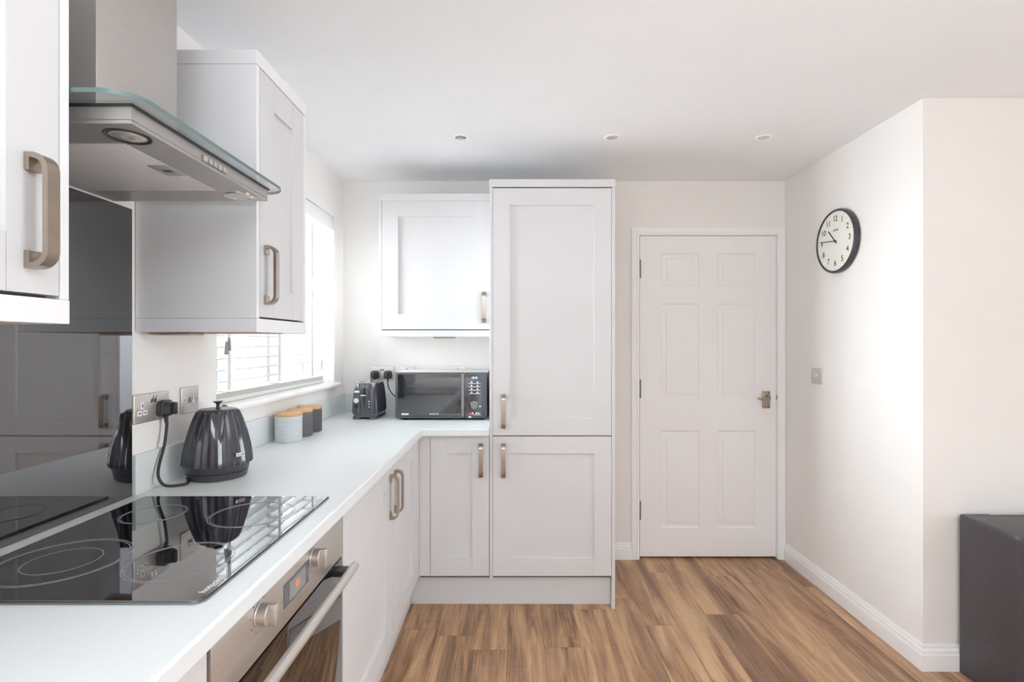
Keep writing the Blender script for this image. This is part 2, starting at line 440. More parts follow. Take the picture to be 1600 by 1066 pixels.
obj('pane', nbox(RX0+.07, RX1-.07, YR-.11, YR-.106, RZ0+.07, RZ1-.07), 'pane', w2)

# skirting boards: profile swept along a wall
SK = [(0, .102), (.004, .102), (.007, .095), (.0075, .088), (.010, .086), (.0125, .078), (.0125, .070), (.0155, .066), (.0165, .060), (.0165, 0), (0, 0)]
def skirt(name, p, q, n, mitre0=0, mitre1=0, label=None):
    bm = bmesh.new(); p = Vector(p); q = Vector(q); n = Vector(n); d = (q-p).normalized()
    rings = [[(p+n*a+d*(a*mitre0)).to_tuple()+(b,) for a, b in SK], [(q+n*a+d*(a*mitre1)).to_tuple()+(b,) for a, b in SK]]
    loft(bm, rings); return struct(name, bm, 'trim', label=label, cat='skirting board')
skirt('baseboard_right', (XR, YB-.018), (XR, YC), (-1, 0), 0, 1, 'white moulded skirting board under the clock wall')
skirt('baseboard_corner', (XR, YC), (XO, YC), (0, -1), -1, 0, 'white moulded skirting board running behind the black bin')
skirt('baseboard_back', (.519, YB), (.7205, YB), (0, -1), 0, 0, 'short white skirting board between tall cabinet and door')

# door
root = thing('door_1', 'white six panel interior door with silver lever handle', 'door', ((DX0+DX1)/2, YB, 0)); root['kind'] = 'structure'
def six_panel():
    bm = bmesh.new(); W = DX1-DX0; z0 = .014; H = DZ-z0
    us = [0, .130, .370, .478, .716, W]
    vs = [0, .187-z0, .794-z0, .983-z0, 1.581-z0, 1.684-z0, 1.891-z0, H]
    pan = {(i, j) for i in (1, 3) for j in (1, 3, 5)}
    T = .04; V = {}
    def v(u, w, n):
        k = (round(u, 5), round(w, 5), round(n, 5))
        if k not in V: V[k] = bm.verts.new((u, w, n))
        return V[k]
    for i in range(5):
        for j in range(7):
            a, b, c, d = us[i], us[i+1], vs[j], vs[j+1]
            if (i, j) in pan:
                prev = None
                for ins, dep in ((0, 0), (.003, -.001), (.008, -.008), (.012, -.0095), (.016, -.009), (.031, -.0062), (.034, -.0055), (.037, -.0015), (.039, -.0012)):
                    r = [v(a+ins, c+ins, dep), v(b-ins, c+ins, dep), v(b-ins, d-ins, dep), v(a+ins, d-ins, dep)]
                    if prev:
                        for k in range(4): bm.faces.new((prev[k], prev[(k+1) % 4], r[(k+1) % 4], r[k]))
                    prev = r
                bm.faces.new(prev)
            else: bm.faces.new((v(a, c, 0), v(b, c, 0), v(b, d, 0), v(a, d, 0)))
    for (p, q) in (((0, 0), (W, 0)), ((W, 0), (W, H)), ((W, H), (0, H)), ((0, H), (0, 0))):
        bm.faces.new([bm.verts.new((*p, 0)), bm.verts.new((*q, 0)), bm.verts.new((*q, -T)), bm.verts.new((*p, -T))])
    bm.faces.new([bm.verts.new((0, 0, -T)), bm.verts.new((0, H, -T)), bm.verts.new((W, H, -T)), bm.verts.new((W, 0, -T))])
    bmesh.ops.remove_doubles(bm, verts=list(bm.verts), dist=1e-5)
    return tx(bm, frame((DX0, YB+.002, z0), 'B'))
leaf = obj('leaf', six_panel(), 'doorpaint', root, smooth=20)
bm = bmesh.new()      # lining + stop
box(bm, DX0-.029, DX0-.003, YB-.001, YB+.13, 0, DZ+.003); box(bm, DX1+.003, DX1+.029, YB-.001, YB+.13, 0, DZ+.003); box(bm, DX0-.029, DX1+.029, YB-.001, YB+.13, DZ+.003, DZ+.029)
box(bm, DX0-.003, DX0+.012, YB+.045, YB+.1, 0, DZ); box(bm, DX1-.012, DX1+.003, YB+.045, YB+.1, 0, DZ); box(bm, DX0, DX1, YB+.045, YB+.1, DZ-.012, DZ+.003)
obj('lining', bm, 'trim', root)
bm = bmesh.new()      # architrave: swept with mitred corners
AP = [(0, 0), (0, .012), (.004, .0145), (.012, .0155), (.016, .013), (.030, .016), (.040, .018), (.046, .0165), (.050, .013), (.050, 0)]
xi0, xi1, zt = DX0-.006, DX1+.006, DZ+.006
rw = XR-.0015-xi1    # room left of the corner on the right
rings = []
for (x, z, sx, sz) in ((xi0, 0, -1, 0), (xi0, zt, -1, 1), (xi1, zt, 1, 1), (xi1, 0, 1, 0)):
    rings.append([(x+sx*u*(min(1, rw/.050) if sx > 0 else 1), YB-n, z+sz*u*(.05/.05)) for u, n in AP])
loft(bm, rings); obj('architrave', bm, 'trim', root)
for z0 in (1.735, .995, .245):
    bm = bmesh.new()
    lathe(bm, [(0, z0), (.006, z0), (.0065, z0+.004), (.0065, z0+.110), (.006, z0+.114), (0, z0+.114)], DX0-.001, YB-.006, 12)
    for k in (.028, .057, .085): lathe(bm, [(.0068, z0+k), (.0068, z0+k+.0015)], DX0-.001, YB-.006, 12)
    box(bm, DX0-.0025, DX0+.0005, YB-.004, YB+.03, z0+.005, z0+.109)
    obj('hinge', bm, 'hinge', root, label='brushed steel butt hinge')
bm = bmesh.new(); box(bm, 1.528, 1.574, YB-.008, YB+.0015, .931, 1.037, .002)
hd = obj('handle', bm, 'nickel', root, label='brushed silver lever handle on short backplate')
bm = bmesh.new()
tube(bm, [(1.551, YB-.008, .997), (1.551, YB-.03, .997), (1.551, YB-.042, .997)], .011, 14, 4)
tube(bm, [(1.556, YB-.044, .997), (1.53, YB-.046, .996), (1.51, YB-.047, .993), (1.49, YB-.046, .995), (1.477, YB-.042, 1.001)], lambda t: .009-.003*t, 12, 6)
obj('lever', bm, 'nickel', hd)
for x in (1.539, 1.563):
    for z in (.942, 1.026): bm = bmesh.new(); lathe(bm, [(0, .001), (.003, .0008), (.0035, 0)], 0, 0, 10); obj('screw', tx(bm, frame((x, YB-.0082, z), 'B')), 'black', hd)
obj('key_slot', nbox(1.541, 1.561, YB-.0088, YB-.007, 1.0085, 1.0115), 'black', hd)
obj('latch_plate', nbox(DX1+.0025, DX1+.0045, YB-.003, YB+.02, .985, 1.012), 'nickel', root)

# window
w1 = bmesh.new(); fx0, fx1 = XL-.27, XL-.205
for a, b in ((WY0, WY0+.065), (WY1-.065, WY1), (2.36, 2.44)): box(w1, fx0, fx1, a, b, WZ0+.026, WZ1, .006)
for a, b in ((WZ0+.026, WZ0+.085), (WZ1-.06, WZ1)):
    box(w1, fx0, fx1, WY0+.06, 2.365, a, b, .006); box(w1, fx0, fx1, 2.435, WY1-.06, a, b, .006)
win = struct('window_1', w1, 'upvc', label='white framed window behind the slatted blind', cat='window')
for a, b in ((WY0+.06, 2.365), (2.435, WY1-.06)):
    obj('pane', nbox(XL-.24, XL-.236, a, b, WZ0+.08, WZ1-.055), 'pane', win)
bm = bmesh.new()   # window board with rounded nose
prof = [(XL-.205, 1.0785), (XL-.205, 1.104), (XL+.020, 1.104), (XL+.028, 1.1015), (XL+.0325, 1.096), (XL+.034, 1.0905), (XL+.0325, 1.085), (XL+.028, 1.0805), (XL+.020, 1.0785)]
for y0, y1, xs in ((WY0+.0005, WY1-.0005, None), (WY0-.03, WY0+.0005, XL+.0005), (WY1-.0005, WY1+.028, XL+.0005)):
    pr = prof if xs is None else [(max(x, xs), z) for x, z in prof]
    loft(bm, [[(x, y, z) for x, z in pr] for y in (y0, y1)])
obj('sill', bm, 'trim', win)

# venetian blind in the reveal
XBL = XL-.075
bl = thing('venetian_blind', 'white slatted venetian blind hanging in the window', 'blind', (XBL, (WY0+WY1)/2, 1.11))
by0, by1 = WY0+.012, WY1-.035
bm = bmesh.new(); box(bm, XL-.018, XL-.004, WY0+.006, WY1-.006, 1.996, 2.071, .002); box(bm, XL-.06, XL-.018, WY1-.02, WY1-.008, 1.996, 2.071, .002)
obj('valance', bm, 'valance', bl)
obj('headrail', nbox(XBL-.028, XBL+.028, by0, by1, 2.022, 2.068, .003), 'upvc', bl)
bm = bmesh.new(); zs = []
z = 1.149+.038
while z < 2.0:
    zs.append(z); tilt = math.radians(4)
    t = bmesh.new(); box(t, -.025, .025, by0, by1, -.0014, .0014, .0008, 1)
    for v in t.verts: v.co.z += .0016*(1-(v.co.x/.025)**2)
    t.transform(Matrix.Translation((XBL, 0, z)) @ Matrix.Rotation(tilt, 4, 'Y')); merge(bm, t); z += .0445
obj('slats', bm, 'blind', bl)
bm = bmesh.new(); box(bm, XBL-.026, XBL+.026, by0, by1, 1.1055, 1.125, .003)
for k in range(5): box(bm, XBL-.025, XBL+.025, by0, by1, 1.1263+k*.0040, 1.1290+k*.0040, .0008, 1)
obj('bottom_rail', bm, 'tape', bl)
for y in (WY0+.17, 2.43, WY1-.2):
    bm = bmesh.new()
    box(bm, XBL+.0262, XBL+.0268, y-.0125, y+.0125, 1.15, 2.02); box(bm, XBL-.0268, XBL-.0262, y-.0125, y+.0125, 1.15, 2.02)
    box(bm, XBL-.0265, XBL+.0268, y-.0125, y+.0125, 1.1462, 1.1470)
    obj('ladder_tape', bm, 'tape', bl)
for y, zb in ((WY0+.135, 1.29), (WY1-.10, 1.19)):
    bm = bmesh.new()
    tube(bm, [(XBL+.034, y, 2.02), (XBL+.034, y, zb+.05)], .0011, 6, 2); tube(bm, [(XBL+.034, y+.008, 2.02), (XBL+.034, y+.008, zb+.06)], .0011, 6, 2)
    cd = obj('pull_cord', bm, 'tape', bl)
    bm = bmesh.new(); lathe(bm, [(0, zb), (.0085, zb), (.009, zb+.004), (.006, zb+.04), (.003, zb+.052), (0, zb+.052)], XBL+.034, y, 14)
    lathe(bm, [(0, zb+.015), (.0085, zb+.015), (.009, zb+.019), (.006, zb+.055), (.003, zb+.066), (0, zb+.066)], XBL+.034, y+.0185, 14)
    obj('tassel', bm, 'grey' if y < 2 else 'tape', cd)

# ------------------------------------------------------------------ cabinet handles
def handle_mesh():
    bm = bmesh.new(); r = .022; hz = .0855; n1 = .0315; t = .008; z1 = hz-t/2
    top = [(.004, z1-.022), (.004, z1)]
    arc = [(n1-r+r*math.sin(a), z1-r+r*math.cos(a)) for a in [PI/2*k/7 for k in range(8)]]
    half = top+arc
    path = half+[(a, -b) for a, b in reversed(half)]
    strap(bm, path, t, .021)
    bmesh.ops.bevel(bm, geom=[e for e in bm.edges if len(e.link_faces) == 2 and e.calc_face_angle(0) > 1.2], offset=.0012, segments=2, affect='EDGES')
    return bm
_hm = {}
def handle(parent, pos, side):
    """bow handle centred at pos on the door face"""
    if side not in _hm:
        bm = handle_mesh(); bmesh.ops.recalc_face_normals(bm, faces=list(bm.faces)); bm.transform(frame((0, 0, 0), side))
        me = bpy.data.meshes.new('handle'); bm.to_mesh(me); bm.free(); me.materials.append(M['nickel'])
        me.polygons.foreach_set('use_smooth', [True]*len(me.polygons)); me.set_sharp_from_angle(angle=math.radians(35)); _hm[side] = me
    o = bpy.data.objects.new('handle', _hm[side]); C.objects.link(o); o.parent = parent
    o.location = Vector(pos)-wloc(parent); return o

def door(parent, name, origin, side, W, H, fl, fr=None, ft=.0845, fb=None, T=.0195):
    bm = bmesh.new(); shaker(bm, W, H, fl, fr, ft, fb, T)
    return obj(name, tx(bm, frame(origin, side)), 'cab', parent)

# tall cabinet (fridge housing)
YT = 2.583
t = thing('tall_cabinet', 'tall light grey shaker cabinet with two stacked doors', 'cabinet', (.186, 2.88, 0))
obj('carcass', nbox(-.112, .4825, YT+.022, YB-.003, .15, 2.116), ['gap'], t)
obj('side_panel', nbox(-.1285, -.1135, YT, YB-.003, .1505, 2.1165, .0008, 1), 'cab', t)
obj('side_panel', nbox(.4845, .5005, YT, YB-.003, 0, 2.1165, .0008, 1), 'cab', t)
d = door(t, 'door', (-.1120, YT, .8715), 'B', .5945, 2.1105-.8715, .0850, .0870); handle(d, (-.0585, YT, .992), 'B')
d = door(t, 'door', (-.1120, YT, .1660), 'B', .5945, .8655-.1660, .0850, .0870); handle(d, (-.0585, YT, .7465), 'B')
obj('cornice', nbox(-.1300, .5020, YT-.002, YB-.003, 2.1175, 2.1555, .001, 1), 'cab', t)

# narrow base cabinet in the corner
t = thing('base_cabinet', 'narrow light grey base cabinet below the microwave', 'cabinet', (-.30, 2.9, 0))
obj('carcass', nbox(-.4795, -.1300, YT+.022, YB-.003, .15, .8735), 'gap', t)
d = door(t, 'door', (-.4248, YT, .1660), 'B', .2936, .7000, .0850, .0850); handle(d, (-.1705, YT, .7465), 'B')
obj('filler_post', nbox(-.4805, -.4275, YT+.0005, YT+.0215, .1660, .8700), 'cab', t)
tag(obj('plinth', nbox(-.532, .4835, 2.632, 2.650, 0.001, .1495), 'cab', origin=(0, 2.64, 0)), 'light grey plinth board under the tall cabinet', 'plinth')

# left run base cabinets
XD = -.481
t = thing('base_cabinet', 'light grey double door base cabinet between oven and corner', 'cabinet', (-.78, 1.98, 0))
obj('carcass', nbox(XL+.003, XD-.0215, 1.4385, YT-.003, .15, .8735), 'gap', t)
d = door(t, 'door', (XD, 1.4385, .1660), 'L', .5765, .7000, .075, .095); handle(d, (XD, 1.978, .7430), 'L')
d = door(t, 'door', (XD, 2.0185, .1660), 'L', .4865, .7000, .088, .0860); handle(d, (XD, 2.058, .7430), 'L')
obj('filler_post', nbox(XD-.0215, XD-.0005, 2.5075, YT-.0005, .1660, .8700), 'cab', t)
t = thing('base_cabinet', 'light grey base cabinet at the near side of the oven', 'cabinet', (-.78, .2, 0))
obj('carcass', nbox(XL+.003, XD-.0215, -.6, .806, .15, .8735), 'gap', t)
d = door(t, 'door', (XD, .2075, .1660), 'L', .5955, .7000, .085); handle(d, (XD, .26, .7430), 'L')
d = door(t, 'door', (XD, -.5, .1660), 'L', .7045, .7000, .085)
tag(obj('plinth', nbox(-.549, -.533, -.6, 2.630, 0.001, .1495), 'cab', origin=(-.54, 1, 0)), 'light grey plinth board under the oven run', 'plinth')

# worktop
XW, YW, ZW = -.454, 2.535, .912
bm = bmesh.new()
prism(bm, [(XL+.001, -.62), (XW, -.62), (XW, YW), (-.1300, YW), (-.1300, YB-.001), (XL+.001, YB-.001)], .8745, ZW)
bmesh.ops.recalc_face_normals(bm, faces=list(bm.faces))
fe = [e for e in bm.edges if abs(e.verts[0].co.z-e.verts[1].co.z) < 1e-6 and
      (all(abs(v.co.x-XW) < 1e-6 for v in e.verts) or all(abs(v.co.y-YW) < 1e-6 for v in e.verts))]
bmesh.ops.bevel(bm, geom=fe, offset=.005, segments=3, affect='EDGES')
tag(obj('worktop', bm, 'worktop', origin=(-.75, 1.3, .875)), 'white L shaped laminate worktop running round the corner', 'worktop')
tag(obj('upstand', nbox(XL+.001, XL+.013, 1.4265, YB-.001, ZW+.0005, 1.0225, .001, 1), 'upstand', origin=(XL, 2.3, ZW)), 'pale grey upstand below the window', 'upstand')
tag(obj('upstand', nbox(XL+.0135, -.1300, YB-.013, YB-.001, ZW+.0005, 1.0225, .001, 1), 'upstand', origin=(-.6, YB, ZW)), 'pale grey upstand behind the toaster and microwave', 'upstand')

# wall cabinets ------------------------------------------------------------------
def lamp_under(x, y, z, lab, th=.0165):
    t = thing('cabinet_downlight', lab, 'light', (x, y, z), 'slim lights under the wall cabinets')
    b = bmesh.new(); box(b, x-.059, x+.059, y-.035, y+.035, z-th, z, .002); obj('housing', b, 'nickel', t)
    obj('lens', nbox(x-.045, x+.045, y-.026, y+.026, z-th-.0013, z-th+.0002), 'white', t)
# back wall
YU = 2.840
t = thing('wall_cabinet', 'light grey single door wall cabinet above the microwave', 'cabinet', (-.44, 3.0, 1.369))
obj('carcass', nbox(-.735, -.1325, YU+.022, YB-.002, 1.405, 2.1165), 'gap', t)
obj('side_panel', nbox(-.7515, -.7365, YU, YB-.002, 1.4055, 2.1170, .0008, 1), 'cab', t)
d = door(t, 'door', (-.7350, YU, 1.4100), 'B', .6020, .7065, .0885, .0885); handle(d, (-.1715, YU, 1.531), 'B')
obj('cornice', nbox(-.7525, -.1310, YU-.002, YB-.002, 2.1175, 2.1580, .001, 1), 'cab', t)
bm = bmesh.new(); box(bm, -.7525, -.1310, YU-.002, YU+.016, 1.3690, 1.4045, .0008, 1); box(bm, -.7525, -.7345, YU+.016, YB-.002, 1.3690, 1.4045, .0008, 1)
obj('pelmet', bm, 'cab', t)
obj('underside', nbox(-.734, -.1325, YU+.017, YB-.002, 1.377, 1.4045), 'cab_lifted', t)
lamp_under(-.397, YU+.058, 1.3769, 'slim metal light under the wall cabinet above the microwave')

# left wall
XU = -.722
def left_wall_cab(y0, y1, label, hy):
    t = thing('wall_cabinet', label, 'cabinet', (-.9, (y0+y1)/2, 1.367))
    obj('carcass', nbox(XL+.002, XU-.022, y0+.018, y1-.018, 1.404, 2.1160), 'gap', t)
    for a, b in ((y0, y0+.0165), (y1-.0165, y1)): obj('side_panel', nbox(XL+.002, XU, a, b, 1.4040, 2.1140, .0008, 1), 'cab_lifted', t)
    d = door(t, 'door', (XU, y0+.0190, 1.4095), 'L', y1-y0-.038, .7020, .0850, .0850); handle(d, (XU, hy, 1.531), 'L')
    obj('cornice', nbox(XL+.002, XU+.002, y0-.001, y1+.001, 2.1150, 2.1540, .001, 1), 'cab_lifted', t)
    bm = bmesh.new()
    box(bm, XU-.018, XU+.001, y0, y1, 1.3655, 1.4035, .0008, 1)
    box(bm, XL+.002, XU-.018, y0, y0+.018, 1.3655, 1.4035, .0008, 1); box(bm, XL+.002, XU-.018, y1-.018, y1, 1.3655, 1.4035, .0008, 1)
    obj('pelmet', bm, 'cab_lifted', t)
    obj('underside', nbox(XL+.002, XU-.019, y0+.019, y1-.019, 1.3652, 1.4035), 'under', t, label='bare brown board underside')
    return t
left_wall_cab(1.4386, 1.7760, 'light grey wall cabinet between extractor hood and window', 1.490)
left_wall_cab(.300, .8340, 'light grey wall cabinet at the near side of the extractor hood', .767)
lamp_under(-.985, 1.50, 1.3651, 'slim metal light under the wall cabinet beside the hood', .0075)

# splashback
tag(obj('splashback', nbox(XL+.001, XL+.008, .20, 1.420, ZW+.0005, 1.7037, .001, 1), 'splash', origin=(XL, .8, ZW)), 'glossy black glass splashback behind the hob', 'splashback')

# ------------------------------------------------------------------ extractor hood
t = thing('extractor_hood', 'stainless steel chimney hood with curved edge glass canopy', 'extractor hood', (-.86, 1.13, 1.71))
HY0, HY1, HX, HZ0, HZ1 = .879, 1.3625, -.655, 1.7097, 1.7385
fy0, fy1, fx0_, fx1_ = .966, 1.271, -1.045, -.732
bm = bmesh.new(); prism(bm, [(XL+.002, HY0), (HX, HY0), (HX, HY1), (XL+.002, HY1)], HZ0+.006, HZ1)
for a in ((XL+.002, fx0_, HY0, HY1), (fx1_, HX, HY0, HY1), (fx0_, fx1_, HY0, fy0), (fx0_, fx1_, fy1, HY1)): box(bm, *a, HZ0, HZ0+.007)
obj('body', bm, 'hoodsteel', t, smooth=0)
obj('gasket', nbox(XL+.002, HX+.004, HY0-.003, HY1+.003, HZ1, HZ1+.0045), 'rubber', t, label='black rubber gasket')
bm = bmesh.new(); prism(bm, rrect(XL+.002, -.626, .838, 1.420, (.055, 0, 0, .055), 10), HZ1+.0048, HZ1+.0125, 0, 1)
obj('canopy', bm, ['hoodglass', 'glassedge'], t, label='clear glass canopy with green edge')
bm = bmesh.new(); box(bm, XL+.002, -.82, 1.008, 1.250, HZ1+.0128, ZC-.001, .002)
obj('chimney', bm, 'hoodsteel', t)
fl = obj('filter', nbox(fx0_+.002, fx1_-.002, fy0+.002, fy1-.002, HZ0-.0005, HZ0+.0055, .002), 'filter', t, label='fine metal mesh grease filter')
bm = bmesh.new(); box(bm, -.775, -.735, 1.085, 1.150, HZ0-.002, HZ0, .0006); obj('latch', bm, 'hoodsteel', fl)
obj('latch_slot', nbox(-.762, -.744, 1.110, 1.124, HZ0-.0026, HZ0-.0018), 'black', fl)
for y in (.935, 1.317):
    bm = bmesh.new(); lathe(bm, [(.031, HZ0), (.036, HZ0-.002), (.037, HZ0-.001), (.037, HZ0+.001)], -.703, y, 32); lathe(bm, [(.031, HZ0), (.029, HZ0-.001), (.029, HZ0)], -.703, y, 32)
    lp = obj('lamp', bm, 'black' if y < 1 else 'chrome', t)
    bm = bmesh.new(); lathe(bm, [(0, HZ0-.0005), (.008, HZ0-.0025), (.02, HZ0-.0012), (.0295, HZ0-.0006), (.0305, HZ0)], -.703, y, 32)
    obj('bulb', bm, 'bulb', lp)
bm = bmesh.new(); box(bm, HX-.001, HX+.001, 1.074, 1.166, 1.7145, 1.7295, .0008, 1)
bp = obj('button_panel', bm, 'grey', t)
for k in range(5): obj('button', nbox(HX+.0012, HX+.006, 1.079+k*.0175, 1.091+k*.0175, 1.7165, 1.7275, .001, 1), 'steel', bp)

# ------------------------------------------------------------------ hob
HOX0, HOX1, HOY0, HOY1, HOZ = -1.006, -.505, .830, 1.4025, .9185
bm = bmesh.new(); prism(bm, rrect(HOX0, HOX1, HOY0, HOY1, (.004, .004, .018, .018), 6), ZW+.0006, HOZ)
bmesh.ops.recalc_face_normals(bm, faces=list(bm.faces))
bmesh.ops.bevel(bm, geom=[e for e in bm.edges if all(v.co.z > HOZ-1e-5 for v in e.verts)], offset=.0022, segments=2, affect='EDGES')
hob = obj('hob', bm, 'glassblack', origin=(-.755, 1.116, ZW)); tag(hob, 'black glass ceramic hob set in the worktop', 'hob')
def ring(bm, x, y, r, w):
    lathe(bm, [(r-w/2, HOZ+.00035), (r+w/2, HOZ+.00035), (r+w/2, HOZ+.0001), (r-w/2, HOZ+.0001), (r-w/2, HOZ+.00035)], x, y, 96)
for x, y, rs in ((-.865, .985, (.061, .104, .109)), (-.640, .985, (.0865, .0915)), (-.880, 1.255, (.066, .070)), (-.640, 1.255, (.090, .095))):
    bm = bmesh.new()
    for r in rs: ring(bm, x, y, r, .0014)
    obj('cooking_zone', bm, 'hobmark', hob)
bm = bmesh.new(); text_into(bm, 'hotpoint', .017, Matrix.Translation((-.522, .888, HOZ+.0003)) @ Matrix.Rotation(PI/2, 4, 'Z'), .0002)
obj('logo', bm, 'white', hob)

# ------------------------------------------------------------------ oven
t = thing('oven', 'built in stainless steel oven with dark glass door below the hob', 'oven', (-.78, 1.125, .16))
OY0, OY1 = .8155, 1.4350
obj('housing', nbox(XL+.05, XD-.020, .809, 1.4370, .16, .8735), 'gap', t)
cp = obj('control_panel', nbox(XD-.019, XD, OY0, OY1, .7445, .8725, .002), 'steel', t)
dp = obj('display', nbox(XD-.001, XD+.0012, 1.070, 1.198, .7805, .8310, .0005, 1), 'panel', cp)
obj('screen', nbox(XD+.0010, XD+.0018, 1.095, 1.178, .786, .826), 'panelin', dp)
bm = bmesh.new(); text_into(bm, '07', .021, frame((XD+.0021, 1.136, .806), 'L'), .0002); obj('digits', bm, 'led_orange', dp)
for y in (.966, 1.222):
    bm = bmesh.new()
    lathe(bm, [(0, 0), (.0225, 0), (.0225, .003), (.0205, .004), (.0205, .020), (.019, .022), (0, .022)], 0, 0, 40)
    tx(bm, frame((XD, y, .826), 'L')); k = obj('knob', bm, 'steel', cp)
    bm = bmesh.new(); box(bm, -.0065, .0065, -.0205, .0205, .020, .036, .002); tx(bm, frame((XD, y, .826), 'L')); obj('grip', bm, 'steel', k)
    bm = bmesh.new()
    for a in range(-2, 9): 
        aa = math.radians(90-a*40); box(bm, .030*math.cos(aa)-.0012, .030*math.cos(aa)+.0012, .030*math.sin(aa)-.0012, .030*math.sin(aa)+.0012, 0.0001, .0005)
    tx(bm, frame((XD, y, .826), 'L')); obj('dial_marks', bm, 'ink', cp)
dr = obj('door', nbox(XD-.019, XD-.001, OY0, OY1, .166, .7385, .002), 'ovenglass', t)
bm = bmesh.new(); hx = XD+.044
tube(bm, [(hx, OY0+.03, .728), (hx, OY1-.03, .728)], .0118, 24, 1)
hb = obj('handle', bm, 'steelh', dr, label='round steel bar handle')
for y in (OY0+.066, OY1-.066):
    obj('bracket', nbox(XD-.0012, hx-.004, y-.018, y+.018, .7195, .7355, .002), 'black', hb, label='black handle bracket')

# ------------------------------------------------------------------ plugs, sockets
def uk_plug(parent, origin, side, cord_pts, r=.0035, name='power_cord'):
    """moulded plug whose base sits at origin; cord from its foot"""
    c = bmesh.new(); tube(c, cord_pts, r, 10, 10); cord = obj(name, c, 'rubber', parent, label='black mains cable')
    b = bmesh.new()
    rings = []
    for n, s in ((0, .92), (.004, 1), (.016, 1), (.018, .80), (.030, .74), (.034, .66)):
        w, h = .0255*s, .0245*s
        rings.append([(x, y, n) for x, y in rrect(-w, w, -h, h, (.018*s, .018*s, .010*s, .010*s), 5)])
    loft(b, rings)
    box(b, -.007, .007, -.019, .018, .030, .044, .004)
    for k in range(4): lathe_t = bmesh.new(); lathe(lathe_t, [(.0062-.0005*k, 0), (.0066-.0005*k, .003), (.0052-.0005*k, .0045)], 0, 0, 12); lathe_t.transform(Matrix.Translation((0, -.024-.0055*k, .012)) @ Matrix.Rotation(PI/2, 4, 'X')); merge(b, lathe_t)
    tx(b, frame(origin, side)); obj('plug', b, 'black', cord, label='black three pin plug')
    return cord

def plate(t, side, c, w, h):
    b = bmesh.new(); box(b, -w/2, w/2, -h/2, h/2, 0.0003, .0065, .0028, 3); return obj('plate', tx(b, frame(c, side)), 'steel', t)
def outlet(pl, side, c, du):
    b = bmesh.new()
    for (u, v, w, h) in ((0, .008, .0065, .010), (-.011, -.013, .0085, .007), (.011, -.013, .0085, .007)):
        box(b, du+u-w, du+u+w, v-h, v+h, .0055, .0070, .001)
    o = obj('outlet', tx(b, frame(c, side)), 'white', pl); b = bmesh.new()
    for (u, v, w, h) in ((0, .008, .002, .005), (-.011, -.013, .0035, .002), (.011, -.013, .0035, .002)): box(b, du+u-w, du+u+w, v-h, v+h, .0065, .0073)
    obj('pin_hole', tx(b, frame(c, side)), 'ink', o)
def rocker(pl, side, c, u, v, w=.0055, h=.0105):
    b = bmesh.new(); box(b, u-w, u+w, v-h, v+h, .0060, .0105, .0015); 
    for q in b.verts:
        if q.co.z > .008: q.co.z += (q.co.y-v)*.18
    obj('switch_rocker', tx(b, frame(c, side)), 'chrome', pl)
def screws(pl, side, c, us):
    for u in us: b = bmesh.new(); lathe(b, [(0, .0078), (.0028, .0075), (.0035, .006)], u, 0, 12); obj('screw', tx(b, frame(c, side)), 'chrome', pl)

cL = (XL, 1.5005, 1.1485)
t = thing('double_socket', 'brushed steel double socket with the kettle plugged in', 'socket', cL)
p = plate(t, 'L', cL, .146, .083); outlet(p, 'L', cL, -.040); rocker(p, 'L', cL, -.006, .024); rocker(p, 'L', cL, .008, .024); screws(p, 'L', cL, (-.0605, .0605))
cS = (XL, 1.676, 1.1505)
t = thing('fused_switch', 'brushed steel single switch plate on the wall behind the kettle', 'switch', cS)
p = plate(t, 'L', cS, .088, .085); rocker(p, 'L', cS, .012, 0, .006); 
b = bmesh.new(); box(b, -.011, .001, -.010, .010, .006, .0082, .001); obj('fuse_holder', tx(b, frame(cS, 'L')), 'grey', p); screws(p, 'L', cS, (-.0302, .0302))
cB = (-.8225, YB, 1.149)
t = thing('double_socket', 'brushed steel double socket with two black plugs behind the toaster', 'socket', cB)
p = plate(t, 'B', cB, .148, .083); rocker(p, 'B', cB, -.006, .024); rocker(p, 'B', cB, .008, .024); outlet(p, 'B', cB, -.040); outlet(p, 'B', cB, .040)
for (u, w, lab) in ((-.666, .086, 'steel wall plate behind the left end of the microwave'), (-.354, .092, 'steel wall plate behind the right end of the microwave')):
    c = (u, YB, 1.149); t = thing('wall_socket', lab, 'socket', c)
    p = plate(t, 'B', c, w, .085); rocker(p, 'B', c, 0, .024)
cR = (XR, 2.848, 1.153)
t = thing('light_switch', 'brushed steel light switch with two rockers below the clock', 'switch', cR)
p = plate(t, 'R', cR, .094, .087); rocker(p, 'R', cR, -.0085, 0, .0065); rocker(p, 'R', cR, .0085, 0, .0065)

# ------------------------------------------------------------------ kettle
KX, KY = -.9425, 1.634
t = thing('kettle', 'charcoal pleated electric kettle on the worktop beside the hob', 'kettle', (KX, KY, ZW))
bm = bmesh.new(); z = ZW
lathe(bm, [(0, z+.0008), (.078, z+.0008), (.083, z+.004), (.0865, z+.021), (.084, z+.0225), (0, z+.0225)], KX, KY, 64)
obj('power_base', bm, 'kettlebase', t)
bm = bmesh.new()
lathe(bm, [(0, z+.0235), (.086, z+.0235), (.088, z+.026), (.091, z+.046), (0, z+.046)], KX, KY, 64); obj('foot', bm, 'kettlebase', t)
NP = 30; SPA = math.radians(-74)
def kr(a, r, zz):
    h = (zz-z-.044)/.166
    ph = (a*NP/(2*PI)) % 1.0
    tri = abs(ph-.5)*2
    amp = .0042*(1-.35*max(0, h))
    rr = r - amp*(1-tri)
    d = (a-SPA+PI) % (2*PI)-PI
    wdt = .20+.25*max(0, h)
    if h > .35: rr += .024*((h-.35)/.65)**1.3*max(0, 1-abs(d)/wdt)
    return rr
